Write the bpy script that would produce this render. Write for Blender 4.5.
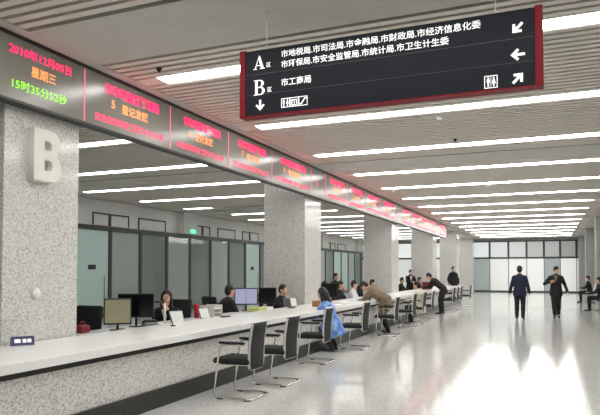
import bpy, bmesh, math, random
from mathutils import Vector, Matrix, Quaternion

random.seed(7)
PI = math.pi
sc = bpy.context.scene
COL = sc.collection
for o in list(bpy.data.objects):
    bpy.data.objects.remove(o, do_unlink=True)

# ------------------------------------------------------------------ camera, world, exposure
cam_data = bpy.data.cameras.new('camera')
cam = bpy.data.objects.new('camera', cam_data)
COL.objects.link(cam)
cam_data.sensor_fit = 'HORIZONTAL'
cam_data.sensor_width = 36.0
cam_data.lens = 36.0
PITCH = math.radians(2.0)
cam_data.shift_y = (63.5 - 600 * math.tan(PITCH)) / 600.0
cam_data.clip_start = 0.05
cam_data.clip_end = 200
cam.location = (0, 0, 1.55)
cam.rotation_euler = (PI / 2 + PITCH, 0, math.radians(22.5))
sc.camera = cam

w = bpy.data.worlds.new('world')
sc.world = w
w.use_nodes = True
w.node_tree.nodes['Background'].inputs[0].default_value = (0.9, 0.95, 1.0, 1)
w.node_tree.nodes['Background'].inputs[1].default_value = 0.3

sc.view_settings.view_transform = 'Standard'
sc.view_settings.look = 'None'
sc.view_settings.gamma = 1.0
sc.view_settings.use_curve_mapping = False
sc.view_settings.exposure = 1.45
try:
    sc.cycles.use_denoising = True
    sc.cycles.max_bounces = 8
    sc.cycles.diffuse_bounces = 5
    sc.cycles.glossy_bounces = 4
except Exception:
    pass
LAMP = 7.5          # strength of the ceiling strips


# ------------------------------------------------------------------ materials
def srgb(r, g, b):
    def f(c):
        c /= 255.0
        return c / 12.92 if c <= 0.04045 else ((c + 0.055) / 1.055) ** 2.4
    return (f(r), f(g), f(b), 1)


def mat(name, col, rough=0.5, metal=0.0, spec=0.5, emit=None, estr=0.0, coat=0.0):
    m = bpy.data.materials.new(name)
    m.use_nodes = True
    b = m.node_tree.nodes['Principled BSDF']
    b.inputs['Base Color'].default_value = col
    b.inputs['Roughness'].default_value = rough
    b.inputs['Metallic'].default_value = metal
    b.inputs['Specular IOR Level'].default_value = spec
    b.inputs['Coat Weight'].default_value = coat
    b.inputs['Coat Roughness'].default_value = 0.04
    if emit:
        b.inputs['Emission Color'].default_value = emit
        b.inputs['Emission Strength'].default_value = estr
    return m


def noisy(name, c1, c2, scale, rough=0.6, detail=4, lo=0.35, hi=0.65, bump=0.0, spec=0.5, metal=0.0):
    m = mat(name, c1, rough, metal, spec)
    nt = m.node_tree
    b = nt.nodes['Principled BSDF']
    tc = nt.nodes.new('ShaderNodeTexCoord')
    n = nt.nodes.new('ShaderNodeTexNoise')
    n.inputs['Scale'].default_value = scale
    n.inputs['Detail'].default_value = detail
    r = nt.nodes.new('ShaderNodeValToRGB')
    r.color_ramp.elements[0].position = lo
    r.color_ramp.elements[1].position = hi
    r.color_ramp.elements[0].color = c1
    r.color_ramp.elements[1].color = c2
    nt.links.new(tc.outputs['Object'], n.inputs['Vector'])
    nt.links.new(n.outputs['Fac'], r.inputs['Fac'])
    nt.links.new(r.outputs['Color'], b.inputs['Base Color'])
    if bump:
        bp = nt.nodes.new('ShaderNodeBump')
        bp.inputs['Strength'].default_value = bump
        bp.inputs['Distance'].default_value = 0.01
        nt.links.new(n.outputs['Fac'], bp.inputs['Height'])
        nt.links.new(bp.outputs['Normal'], b.inputs['Normal'])
    return m


def granite(name, light, mid, dark, scale=70, rough=0.12, spec=0.5, joint=None):
    """speckled stone: crystals from voronoi cells, a little cloudiness, optional tile joints"""
    m = mat(name, light, rough, 0, spec)
    nt = m.node_tree
    L = nt.links
    b = nt.nodes['Principled BSDF']
    tc = nt.nodes.new('ShaderNodeTexCoord')
    v = nt.nodes.new('ShaderNodeTexVoronoi')
    v.inputs['Scale'].default_value = scale
    sep = nt.nodes.new('ShaderNodeSeparateColor')
    r = nt.nodes.new('ShaderNodeValToRGB')
    r.color_ramp.interpolation = 'LINEAR'
    e = r.color_ramp.elements
    e[0].position = 0.0
    e[0].color = dark
    e[1].position = 1.0
    e[1].color = light
    x = e.new(0.22)
    x.color = mid
    x = e.new(0.6)
    x.color = light
    L.new(tc.outputs['Object'], v.inputs['Vector'])
    L.new(v.outputs['Color'], sep.inputs['Color'])
    L.new(sep.outputs['Red'], r.inputs['Fac'])
    col = r.outputs['Color']
    if joint:
        sx, sy, off = joint
        sp = nt.nodes.new('ShaderNodeSeparateXYZ')
        L.new(tc.outputs['Object'], sp.inputs['Vector'])
        facs = []
        for ax, size in ((0, sx), (1, sy), (2, off)):
            if not size:
                continue
            md = nt.nodes.new('ShaderNodeMath')
            md.operation = 'PINGPONG'
            md.inputs[1].default_value = size / 2
            lt = nt.nodes.new('ShaderNodeMath')
            lt.operation = 'LESS_THAN'
            lt.inputs[1].default_value = 0.004
            L.new(sp.outputs[ax], md.inputs[0])
            L.new(md.outputs[0], lt.inputs[0])
            facs.append(lt.outputs[0])
        f = facs[0]
        for g in facs[1:]:
            mx = nt.nodes.new('ShaderNodeMath')
            mx.operation = 'MAXIMUM'
            L.new(f, mx.inputs[0])
            L.new(g, mx.inputs[1])
            f = mx.outputs[0]
        mix = nt.nodes.new('ShaderNodeMix')
        mix.data_type = 'RGBA'
        L.new(f, mix.inputs[0])
        L.new(col, mix.inputs[6])
        mix.inputs[7].default_value = mid
        col = mix.outputs[2]
    L.new(col, b.inputs['Base Color'])
    return m


def glassy(name, tint, gloss=0.12, film=(0.46, 0.54, 0.51, 1)):
    m = bpy.data.materials.new(name)
    m.use_nodes = True
    nt = m.node_tree
    nt.nodes.clear()
    out = nt.nodes.new('ShaderNodeOutputMaterial')
    t = nt.nodes.new('ShaderNodeBsdfTransparent')
    t.inputs[0].default_value = tint
    g = nt.nodes.new('ShaderNodeBsdfGlossy')
    g.inputs['Roughness'].default_value = 0.03
    fr = nt.nodes.new('ShaderNodeLayerWeight')
    fr.inputs['Blend'].default_value = 0.3
    ad = nt.nodes.new('ShaderNodeMath')
    ad.operation = 'MULTIPLY_ADD'
    ad.inputs[1].default_value = 0.6
    ad.inputs[2].default_value = gloss
    mx = nt.nodes.new('ShaderNodeMixShader')
    nt.links.new(fr.outputs['Fresnel'], ad.inputs[0])
    nt.links.new(ad.outputs[0], mx.inputs[0])
    nt.links.new(t.outputs[0], mx.inputs[1])
    nt.links.new(g.outputs[0], mx.inputs[2])
    df = nt.nodes.new('ShaderNodeBsdfDiffuse')
    df.inputs[0].default_value = film
    m2 = nt.nodes.new('ShaderNodeMixShader')
    m2.inputs[0].default_value = 0.4
    nt.links.new(mx.outputs[0], m2.inputs[1])
    nt.links.new(df.outputs[0], m2.inputs[2])
    nt.links.new(m2.outputs[0], out.inputs[0])
    return m


def emitter(name, col, s):
    return mat(name, col, 0.5, 0, 0.3, emit=col, estr=s)


M = {}
M['floor'] = granite('polished_floor_stone', srgb(210, 210, 206), srgb(192, 192, 188), srgb(174, 174, 170), 75, 0.1, 0.3,
                     (0.8, 0.8, 0))
M['granite'] = granite('speckled_granite', srgb(224, 222, 217), srgb(200, 198, 193), srgb(154, 152, 148), 90, 0.12, 0.5)
M['granite_panel'] = granite('counter_granite', srgb(236, 234, 228), srgb(208, 206, 200), srgb(162, 160, 155), 85, 0.2, 0.4,
                             (0, 1.2, 0))
M['dark_stone'] = noisy('dark_plinth_stone', srgb(44, 43, 42), srgb(58, 57, 56), 20, 0.3)
M['worktop'] = noisy('white_solid_surface', srgb(246, 246, 243), srgb(251, 251, 249), 6, 0.25)
M['reveal_shade'] = mat('reveal_shade_paint', srgb(44, 42, 38), 0.6)  # dark colour stands for the shade under the worktop overhang
M['slat'] = mat('slat_paint', srgb(224, 218, 209), 0.5)
M['plenum'] = mat('plenum_paint', srgb(34, 31, 27), 0.9)
M['gypsum'] = noisy('gypsum_paint', srgb(196, 193, 188), srgb(202, 199, 194), 3, 0.75)
M['wall'] = noisy('wall_paint', srgb(206, 205, 202), srgb(212, 211, 208), 2, 0.7)
M['wall_grey'] = noisy('grey_wall_paint', srgb(150, 150, 148), srgb(156, 156, 154), 2, 0.7)
M['lamp'] = emitter('strip_light_diffuser', (1.0, 0.992, 0.965, 1), LAMP)
M['lamp_office'] = emitter('office_strip_light_diffuser', (1.0, 0.995, 0.975, 1), LAMP * 0.5)
M['lamp_house'] = mat('strip_light_housing', srgb(150, 150, 146), 0.5)
M['wall_front'] = mat('front_wall_paint', srgb(120, 118, 114), 0.7)
M['dark_frame'] = mat('dark_window_frame', srgb(52, 56, 54), 0.4)
M['glass'] = glassy('partition_glass', (0.62, 0.72, 0.69, 1), 0.10)
M['glass_light'] = glassy('pale_partition_glass', (0.7, 0.78, 0.75, 1), 0.12, (0.8, 0.86, 0.83, 1))
M['frost'] = mat('frosted_teal_glass', srgb(192, 216, 210), 0.25, 0, 0.5)
M['black_plastic'] = mat('black_plastic', srgb(22, 22, 24), 0.4)
M['black_fabric'] = noisy('black_fabric', srgb(24, 24, 26), srgb(36, 36, 38), 160, 0.85)
M['mesh_fabric'] = noisy('black_mesh_fabric', srgb(26, 27, 28), srgb(58, 58, 58), 220, 0.8)
M['chrome'] = mat('chrome', (0.78, 0.78, 0.77, 1), 0.12, 1.0)
M['silver'] = mat('silver_paint', srgb(205, 205, 202), 0.3, 0.35)
M['led_glass'] = mat('dark_display_glass', srgb(138, 135, 126), 0.22, 0, 0.5)
M['led_trim'] = mat('black_trim', srgb(34, 32, 28), 0.4)
M['led_sep'] = emitter('pink_led', srgb(240, 110, 140), 0.36)
M['led_red'] = emitter('red_led', srgb(250, 15, 78), 1.2)
M['led_pink'] = emitter('soft_red_led', srgb(245, 60, 100), 0.6)
M['led_orange'] = emitter('orange_led', srgb(255, 150, 85), 0.45)
M['led_green'] = emitter('green_led', srgb(140, 245, 40), 0.45)
M['sign_navy'] = mat('sign_navy', srgb(20, 23, 33), 0.5, 0, 0.2)
M['sign_red'] = mat('sign_red', srgb(128, 16, 30), 0.5, 0, 0.2)
M['white'] = mat('white_lettering', srgb(240, 240, 238), 0.5, emit=(1, 1, 1, 1), estr=0.25)
M['white_plain'] = mat('white_plastic', srgb(236, 236, 232), 0.4)
M['letter'] = mat('letter_white', srgb(232, 230, 222), 0.45)
M['paper'] = mat('paper', srgb(242, 242, 238), 0.8)
M['screen_beige'] = mat('lit_screen_beige', srgb(30, 30, 26), 0.2, emit=srgb(176, 170, 136), estr=0.17)
M['screen_lilac'] = mat('lit_screen_lilac', srgb(30, 30, 36), 0.2, emit=srgb(190, 190, 220), estr=0.25)
M['screen_line'] = mat('screen_line', srgb(90, 96, 120), 0.3)
M['screen_off'] = mat('dark_screen', srgb(14, 15, 18), 0.15)
M['red'] = mat('dark_red', srgb(120, 22, 40), 0.5)
M['bright_red'] = mat('red_plastic', srgb(190, 30, 50), 0.5)
M['wood'] = noisy('brown_wood', srgb(150, 108, 66), srgb(172, 128, 84), 14, 0.5)
M['navy'] = mat('navy_plate', srgb(38, 40, 92), 0.4)
M['green_yellow'] = noisy('yellow_green_paper', srgb(168, 178, 96), srgb(206, 206, 130), 30, 0.7)
M['grey_plastic'] = mat('grey_plastic', srgb(120, 122, 124), 0.5)
M['exit'] = emitter('green_exit_light', srgb(60, 230, 140), 1.2)
M['skin'] = noisy('skin', srgb(214, 164, 138), srgb(222, 174, 148), 20, 0.55)
M['hair'] = noisy('black_hair', srgb(20, 17, 16), srgb(36, 31, 29), 60, 0.5)
M['hair_brown'] = noisy('dark_brown_hair', srgb(42, 26, 20), srgb(66, 42, 32), 60, 0.5)
M['lips'] = mat('lips', srgb(168, 84, 80), 0.5)
M['eye'] = mat('eye_dark', srgb(26, 20, 18), 0.3)
M['cl_navy'] = noisy('navy_cloth', srgb(27, 30, 52), srgb(34, 38, 62), 40, 0.85)
M['cl_dark'] = noisy('dark_trouser_cloth', srgb(24, 25, 32), srgb(32, 33, 40), 40, 0.85)
M['cl_black'] = noisy('black_cloth', srgb(20, 19, 20), srgb(30, 29, 30), 40, 0.85)
M['cl_blue'] = noisy('bright_blue_cloth', srgb(74, 122, 208), srgb(156, 188, 236), 9, 0.6, lo=0.4, hi=0.62)
M['cl_khaki'] = noisy('khaki_cloth', srgb(120, 104, 84), srgb(142, 126, 104), 12, 0.85)
M['cl_cream'] = noisy('cream_cloth', srgb(206, 202, 182), srgb(224, 220, 204), 12, 0.85)
M['cl_white'] = mat('white_shirt_cloth', srgb(228, 228, 230), 0.8)
M['cl_brown'] = mat('brown_grey_scarf', srgb(126, 110, 98), 0.8)
M['cl_grey'] = noisy('grey_cloth', srgb(70, 72, 78), srgb(88, 90, 96), 20, 0.85)
M['shoe'] = mat('black_shoe', srgb(22, 20, 20), 0.35)
M['sole'] = mat('pale_sole', srgb(205, 205, 200), 0.6)


# ------------------------------------------------------------------ helpers
class MB:
    """collects shapes; build() links them as ONE mesh object"""

    def __init__(self):
        self.bm = bmesh.new()

    def box(self, x0, x1, y0, y1, z0, z1, bevel=0.0, mx=None):
        vs = [self.bm.verts.new((x, y, z)) for x in (x0, x1) for y in (y0, y1) for z in (z0, z1)]
        idx = [(0, 1, 3, 2), (4, 6, 7, 5), (0, 4, 5, 1), (2, 3, 7, 6), (0, 2, 6, 4), (1, 5, 7, 3)]
        fs = [self.bm.faces.new([vs[i] for i in f]) for f in idx]
        if bevel:
            es = list({e for f in fs for e in f.edges})
            r = bmesh.ops.bevel(self.bm, geom=es, offset=bevel, segments=2, profile=0.5, affect='EDGES')
            vs = list({v for f in r['faces'] for v in f.verts} | {v for v in vs if v.is_valid})
        if mx is not None:
            bmesh.ops.transform(self.bm, matrix=mx, verts=[v for v in vs if v.is_valid])
        return self

    def ring(self, c, ax, ay, rx, ry, n):
        return [self.bm.verts.new(c + ax * (rx * math.cos(2 * PI * i / n)) + ay * (ry * math.sin(2 * PI * i / n))) for i in range(n)]

    def skin_rings(self, rings, caps=True):
        n = len(rings[0])
        for a, b in zip(rings, rings[1:]):
            for i in range(n):
                j = (i + 1) % n
                self.bm.faces.new((a[i], a[j], b[j], b[i]))
        if caps:
            self.bm.faces.new(list(reversed(rings[0])))
            self.bm.faces.new(rings[-1])

    def tube(self, pts, r, n=10, closed=False, fillet=0.0, r1=None):
        pts = [Vector(p) for p in pts]
        if fillet:
            new = []
            m = len(pts)
            for i, p in enumerate(pts):
                if not closed and i in (0, m - 1):
                    new.append(p)
                    continue
                a = pts[i - 1]
                b = pts[(i + 1) % m]
                f = min(fillet, (a - p).length * 0.49, (b - p).length * 0.49)
                s = p + (a - p).normalized() * f
                e = p + (b - p).normalized() * f
                for t in (0, .25, .5, .75, 1):
                    new.append(s * (1 - t) ** 2 + p * (2 * t * (1 - t)) + e * t * t)
            pts = new
        m = len(pts)
        rings = []
        prev = None
        for i, p in enumerate(pts):
            if closed:
                t = (pts[(i + 1) % m] - pts[i - 1])
            else:
                t = pts[min(i + 1, m - 1)] - pts[max(i - 1, 0)]
            t.normalize()
            if prev is None:
                u = t.orthogonal().normalized()
            else:
                u = (prev - t * prev.dot(t))
                u = u.normalized() if u.length > 1e-6 else t.orthogonal().normalized()
            prev = u
            v = t.cross(u)
            rr = r if r1 is None else r + (r1 - r) * i / (m - 1)
            rings.append(self.ring(p, u, v, rr, rr, n))
        if closed:
            rings.append(rings[0])
            # best-match closing
            self.skin_rings(rings[:-1], caps=False)
            a, b = rings[-2], rings[0]
            k = min(range(n), key=lambda k: sum((a[i].co - b[(i + k) % n].co).length for i in range(n)))
            for i in range(n):
                j = (i + 1) % n
                self.bm.faces.new((a[i], a[j], b[(j + k) % n], b[(i + k) % n]))
        else:
            self.skin_rings(rings)
        return self

    def cyl(self, c, r, z0, z1, n=20, r1=None):
        return self.tube([(c[0], c[1], z0), (c[0], c[1], z1)], r, n, r1=r1)

    def ellipsoid(self, c, rx, ry, rz, rot=None, n=14):
        mx = Matrix.Translation(Vector(c)) @ (rot.to_4x4() if rot is not None else Matrix.Identity(4)) @ Matrix.Diagonal((rx, ry, rz, 1))
        bmesh.ops.create_uvsphere(self.bm, u_segments=n, v_segments=max(8, n * 2 // 3), radius=1, matrix=mx)
        return self

    def capsule(self, a, b, ra, rb, n=12):
        """tapered limb with rounded ends"""
        a, b = Vector(a), Vector(b)
        t = (b - a)
        if t.length < 1e-6:
            return self
        t.normalize()
        u = t.orthogonal().normalized()
        v = t.cross(u)
        rings = []
        for k in (-0.98, -0.8, -0.5, 0):
            rings.append(self.ring(a + t * (ra * k), u, v, ra * math.sqrt(1 - k * k), ra * math.sqrt(1 - k * k), n))
        for k in (0, 0.5, 0.8, 0.98):
            rings.append(self.ring(b + t * (rb * k), u, v, rb * math.sqrt(1 - k * k), rb * math.sqrt(1 - k * k), n))
        self.skin_rings(rings)
        return self

    def loft(self, secs, n=18):
        """secs: (centre, side axis, front axis, half width, half depth)"""
        self.skin_rings([self.ring(Vector(c), Vector(a), Vector(b), rx, ry, n) for c, a, b, rx, ry in secs])
        return self

    def prism(self, poly, axis, d0, d1):
        """poly in the plane across axis, extruded from d0 to d1"""
        def P(p, d):
            if axis == 0:
                return (d, p[0], p[1])
            if axis == 1:
                return (p[0], d, p[1])
            return (p[0], p[1], d)
        a = [self.bm.verts.new(P(p, d0)) for p in poly]
        b = [self.bm.verts.new(P(p, d1)) for p in poly]
        n = len(poly)
        self.bm.faces.new(a)
        self.bm.faces.new(list(reversed(b)))
        for i in range(n):
            j = (i + 1) % n
            self.bm.faces.new((a[j], a[i], b[i], b[j]))
        return self

    def mesh(self, name, smooth=False):
        bmesh.ops.recalc_face_normals(self.bm, faces=self.bm.faces[:])
        me = bpy.data.meshes.new(name)
        self.bm.to_mesh(me)
        self.bm.free()
        if smooth:
            for p in me.polygons:
                p.use_smooth = True
        return me

    def build(self, name, m, parent=None, smooth=False, label=None):
        me = self.mesh(name, smooth)
        if m is not None:
            me.materials.append(m)
        o = bpy.data.objects.new(name, me)
        COL.objects.link(o)
        if parent is not None:
            o.parent = parent
        if label:
            o['label'] = label
        return o


def thing(name, label, cat, loc=(0, 0, 0), rz=0.0, group=None):
    o = bpy.data.objects.new(name, None)
    o.empty_display_size = 0.2
    COL.objects.link(o)
    o.location = loc
    o.rotation_euler = (0, 0, rz)
    o['label'] = label
    o['category'] = cat
    if group:
        o['group'] = group
    return o


def tag(o, label, cat, group=None):
    o['label'] = label
    o['category'] = cat
    if group:
        o['group'] = group
    return o


def struct(name, mb, m, parent=None, smooth=False):
    o = mb.build(name, m, parent, smooth)
    if parent is None:
        o['kind'] = 'structure'
    return o


def struct_empty(name, loc=(0, 0, 0)):
    o = bpy.data.objects.new(name, None)
    COL.objects.link(o)
    o.location = loc
    o['kind'] = 'structure'
    return o


def dup(root, loc, rz, label, group=None):
    def cp(o, parent):
        c = o.copy()
        COL.objects.link(c)
        if parent is not None:
            c.parent = parent
        for ch in o.children:
            cp(ch, c)
        return c
    kids = [(o, o.children[:]) for o in [root]]
    r = root.copy()
    COL.objects.link(r)
    for ch in kids[0][1]:
        cp(ch, r)
    r.location = loc
    r.rotation_euler = (0, 0, rz)
    r['label'] = label
    if group:
        r['group'] = group
    return r


def eval_mesh(o, name):
    dg = bpy.context.evaluated_depsgraph_get()
    dg.update()
    me = bpy.data.meshes.new_from_object(o.evaluated_get(dg), depsgraph=dg)
    me.name = name
    return me


FACE_HALL = Matrix(((0, 0, 1, 0), (1, 0, 0, 0), (0, 1, 0, 0), (0, 0, 0, 1)))     # reads along +Y, faces +X
FACE_CAM = Matrix(((1, 0, 0, 0), (0, 0, -1, 0), (0, 1, 0, 0), (0, 0, 0, 1)))     # reads along +X, faces -Y


def lettering(name, s, size, m, parent, pos, face, width=None, align='LEFT', fat=0.0, extrude=0.0015):
    cu = bpy.data.curves.new(name, 'FONT')
    cu.body = s
    cu.size = 1.0
    cu.align_x = 'LEFT'
    cu.extrude = 0.0
    cu.offset = fat
    cu.resolution_u = 2
    o = bpy.data.objects.new(name, cu)
    COL.objects.link(o)
    me = eval_mesh(o, name)
    bpy.data.objects.remove(o, do_unlink=True)
    bpy.data.curves.remove(cu)
    xs = [v.co.x for v in me.vertices]
    ys = [v.co.y for v in me.vertices]
    x0, x1, y0, y1 = min(xs), max(xs), min(ys), max(ys)
    sy = size / (y1 - y0)
    sx = sy if width is None else width / (x1 - x0)
    ox = 0 if align == 'LEFT' else -0.5 * (x1 - x0) * sx
    for v in me.vertices:
        v.co.x = (v.co.x - x0) * sx + ox
        v.co.y = (v.co.y - 0.5 * (y0 + y1)) * sy
        v.co.z = extrude
    me.transform(face)
    me.materials.clear()
    me.materials.append(m)
    ob = bpy.data.objects.new(name, me)
    COL.objects.link(ob)
    ob.location = pos
    ob.parent = parent
    return ob


def flat_shape(name, loops, depth, m, parent, pos, face, bevel=0.0):
    """outline loops (first outside, the rest holes) filled and extruded"""
    cu = bpy.data.curves.new(name, 'CURVE')
    cu.dimensions = '2D'
    cu.fill_mode = 'BOTH'
    cu.extrude = depth / 2
    cu.bevel_depth = bevel
    for lp in loops:
        s = cu.splines.new('POLY')
        s.points.add(len(lp) - 1)
        for p, q in zip(s.points, lp):
            p.co = (q[0], q[1], 0, 1)
        s.use_cyclic_u = True
    o = bpy.data.objects.new(name, cu)
    COL.objects.link(o)
    me = eval_mesh(o, name)
    bpy.data.objects.remove(o, do_unlink=True)
    bpy.data.curves.remove(cu)
    me.transform(Matrix.Translation((0, 0, depth / 2)))
    me.transform(face)
    me.materials.clear()
    me.materials.append(m)
    ob = bpy.data.objects.new(name, me)
    COL.objects.link(ob)
    ob.location = pos
    if parent is not None:
        ob.parent = parent
    return ob


# ------------------------------------------------------------------ room shell
YA, YB = -5.0, 47.0           # ends of the hall
XL, XR = -14.0, 2.35          # glazed partition / right wall
ZC = 3.96
BAY = 8.15
BANDS = [(4.45 + BAY * n, 5.5 + BAY * n) for n in range(-1, 6)]
LIGHT0, LSTEP = 6.28, BAY / 3
PITCH_S = LSTEP / 19

struct('floor', MB().box(-17.2, XR + 0.2, YA - 0.2, YB + 0.2, -0.15, 0), M['floor'])
ceil = struct('ceiling', MB().box(-17.2, XR + 0.2, YA - 0.2, YB + 0.2, 4.14, 4.3), M['plenum'])
lights_y = [LIGHT0 + LSTEP * k for k in range(-2, 15)]


def slat_panels(xa, xb, nm):
    edges = [YA] + [e for b in BANDS for e in b] + [YB]
    for a, b in zip(edges[0::2], edges[1::2]):
        mb = MB()
        k0 = math.ceil((a - LIGHT0) / PITCH_S - 0.5)
        k = k0
        while True:
            y = LIGHT0 + (k + 0.5) * PITCH_S
            k += 1
            if y > b - 0.04:
                break
            if y < a + 0.04:
                continue
            if min(abs(y - l) for l in lights_y) < 0.13:
                # keep the slat only beyond the lamp ends
                continue
            mb.box(xa, xb, y - 0.044, y + 0.044, ZC, ZC + 0.06)
        mb.build(nm, M['slat'], ceil)


slat_panels(-4.8, 1.8, 'slat_panel')
slat_panels(-13.6, -5.35, 'slat_panel')
for a, b in BANDS:
    MB().box(-13.99, 2.34, a, b, ZC - 0.01, ZC + 0.1).build('gypsum_band', M['gypsum'], ceil)
for a, b in ((-4.95, -4.8), (1.8, 2.34), (-5.35, -5.05), (-13.99, -13.6)):
    MB().box(a, b, YA, YB, ZC - 0.012, ZC + 0.1).build('gypsum_edge', M['gypsum'], ceil)
# infill beyond the lamp ends so the slots close
mb = MB()
for l in lights_y:
    mb.box(-4.8, -4.5, l - 0.12, l + 0.12, ZC, ZC + 0.05)
    mb.box(1.46, 1.8, l - 0.12, l + 0.12, ZC, ZC + 0.05)
    mb.box(-13.6, -13.12, l - 0.12, l + 0.12, ZC, ZC + 0.05)
    mb.box(-5.98, -5.35, l - 0.12, l + 0.12, ZC, ZC + 0.05)
mb.build('slat_infill', M['slat'], ceil)

struct('wall_right', MB().box(XR, XR + 0.2, YA, YB, 0, 4.14), M['wall_grey'])
struct('wall_front', MB().box(-17, XR, YA - 0.2, YA, 0, 4.14), M['wall_front'])
struct('wall_far_left', MB().box(-17.2, -17, YA, YB, 0, 4.14), M['wall'])
for i, (a, b) in enumerate(BANDS):
    struct('trim_%d' % (i + 1), MB().box(1.93, XR, a, b, 0, ZC - 0.01), M['wall_grey'])

# upper part of the left wall above the glazed partition
HZ = 3.0
struct('wall_left', MB().box(XL - 0.15, XL, YA, YB, HZ + 0.08, 4.14), M['wall'])
for i, (a, b) in enumerate(BANDS):
    struct('trim_%d' % (i + 11), MB().box(XL, XL + 0.28, a, b, HZ + 0.08, ZC - 0.012), M['wall'])
wn = 0
for (a, b) in ((15.75, 17.6), (18.16, 19.85), (22.15, 23.2), (23.9, 25.55), (26.3, 28.05), (30.4, 32.1), (38.4, 40.2), (40.8, 42.6)):
    wn += 1
    w_ = struct_empty('window_%d' % wn, (XL, (a + b) / 2, 3.3))
    h = (b - a) / 2
    f = MB()
    f.box(0, 0.05, -h, h, 0.17, 0.22)
    f.box(0, 0.04, -h, -h + 0.03, -0.2, 0.17)
    f.box(0, 0.04, h - 0.03, h, -0.2, 0.17)
    if wn % 2:
        f.box(0, 0.06, -0.1 - 0.045, -0.1 + 0.045, -0.2, 0.17)
    f.build('frame', M['dark_frame'], w_)
    MB().box(0, 0.012, -h + 0.03, h - 0.03, -0.2, 0.17).build('blind', M['wall'], w_)

# glazed partition along the back of the office
hd = struct('trim_21', MB().box(XL - 0.06, XL + 0.06, YA, YB, HZ - 0.08, HZ + 0.08), M['dark_frame'])
MODY = 1.664
k = -12
dn = 0
y = 14.95 + MODY * k
while y < YB - 0.2:
    a, b = max(y, YA), min(y + MODY, YB)
    if a > b - 0.3:
        y += MODY
        k += 1
        continue
    door = k in (0, 7, 15, 16)
    if door:
        dn += 1
        r = struct_empty('door_%d' % dn, (XL, (a + b) / 2, 0))
    else:
        wn += 1
        r = struct_empty('window_%d' % wn, (XL, (a + b) / 2, 0))
    h = (b - a) / 2
    f = MB()
    f.box(-0.05, 0.05, -h, -h + 0.075, 0, HZ - 0.08)
    f.box(-0.05, 0.05, h - 0.075, h, 0, HZ - 0.08)
    f.box(-0.05, 0.05, -h + 0.075, h - 0.075, 0, 0.12)
    f.build('frame', M['dark_frame'], r)
    MB().box(-0.012, 0.012, -h + 0.075, h - 0.075, 0.12, HZ - 0.08).build('pane', M['frost'] if door else M['glass_light' if k % 2 else 'glass'], r)
    if door:
        s = 1 if k != 16 else -1
        yh = h - 0.33
        MB().tube([(0.012, s * yh, 0.65), (0.07, s * yh, 0.65), (0.07, s * yh, 1.4), (0.012, s * yh, 1.4)], 0.018, 8, fillet=0.03).build('door_handle', M['chrome'], r, True)
        if k in (0, 7):
            p = MB().box(0.0125, 0.02, -0.22, 0.14, 1.6, 1.76).build('door_plate', M['black_plastic'], r)
    y += MODY
    k += 1

# far wall: dark frame, frosted lower panels, clerestory above
wb = struct('wall_back', MB().box(-17, XR, YB, YB + 0.2, 3.77, 4.14), M['wall_grey'])
struct('trim_22', MB().box(-17, XR, YB - 0.06, YB + 0.1, 2.46, 2.58).box(-17, XR, YB - 0.06, YB + 0.1, 0, 0.1).box(-17, XR, YB - 0.06, YB + 0.1, 3.7, 3.77), M['dark_frame'])
struct('wall_outside', MB().box(-17, XR + 0.2, YB + 0.2, YB + 0.3, 0, 4.14), M['wall_grey'])
edges = [-14.0, -12.5, -11.2, -9.9, -8.6, -7.3, -6.0, -5.35, -4.07, -2.74, -1.48, -0.3, 0.78, 1.84, 2.34]
up_s = [0.42, 0.4, 0.5, 0.55, 0.5, 0.4, 0.45, 0.46, 0.4, 0.33, 0.22, 0.18, 0.12, 0.03]
lo_s = [0.5, 0.5, 0.62, 0.66, 0.6, 0.5, 0.3, 0.22, 0.62, 0.66, 0.7, 0.2, 0.7, 0.58]
for i, (a, b) in enumerate(zip(edges, edges[1:])):
    wn += 1
    r = struct_empty('window_%d' % wn, ((a + b) / 2, YB, 2.58))
    h = (b - a) / 2
    f = MB().box(h - 0.07, h + 0.07, -0.05, 0.08, 0, 1.12)
    f.build('frame', M['dark_frame'], r)
    g = srgb(150, 151, 150)
    MB().box(-h + 0.07, h - 0.07, 0.0, 0.03, 0, 1.12).build('pane', mat('clerestory_pane', g, 0.35, emit=(0.95, 1, 0.98, 1), estr=up_s[i] * 0.5), r)
    wn += 1
    r = struct_empty('window_%d' % wn, ((a + b) / 2, YB, 0.1))
    f = MB().box(h - 0.025, h + 0.025, -0.03, 0.05, 0, 2.36)
    f.build('frame', M['grey_plastic'], r)
    g = srgb(228, 229, 227) if lo_s[i] > 0.3 else srgb(168, 180, 180)
    MB().box(-h + 0.025, h - 0.025, 0.0, 0.03, 0, 2.36).build('pane', mat('frosted_panel', g, 0.3, emit=(0.96, 1, 0.99, 1), estr=lo_s[i] * 0.17), r)

# ------------------------------------------------------------------ granite columns
ordinal = ['', 'first', 'second', 'third', 'fourth', 'fifth', 'sixth', 'seventh', 'eighth', 'ninth', 'tenth', 'eleventh', 'twelfth',
           'thirteenth', 'fourteenth', 'fifteenth', 'sixteenth']
col_labels = {0: 'square speckled granite column behind the counter carrying a white letter B',
              1: 'square grey granite column just beyond the woman with her hand to her face',
              2: 'third square grey granite column along the counter, behind the person in khaki',
              3: 'fourth square grey granite column along the counter, behind the dark red box',
              4: 'fifth granite column, standing past the far end of the counter and display board',
              5: 'farthest square granite column of the row, against the far window wall'}
for n in range(6):
    a, b = 4.45 + BAY * n, 5.5 + BAY * n
    o = MB().box(-0.515, 0.515, -0.525, 0.525, 0, ZC - 0.012, 0.008).build('granite_column', M['granite'])
    o.location = (-5.615, (a + b) / 2, 0)
    tag(o, col_labels[n], 'column', 'granite columns along the counter')

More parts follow.
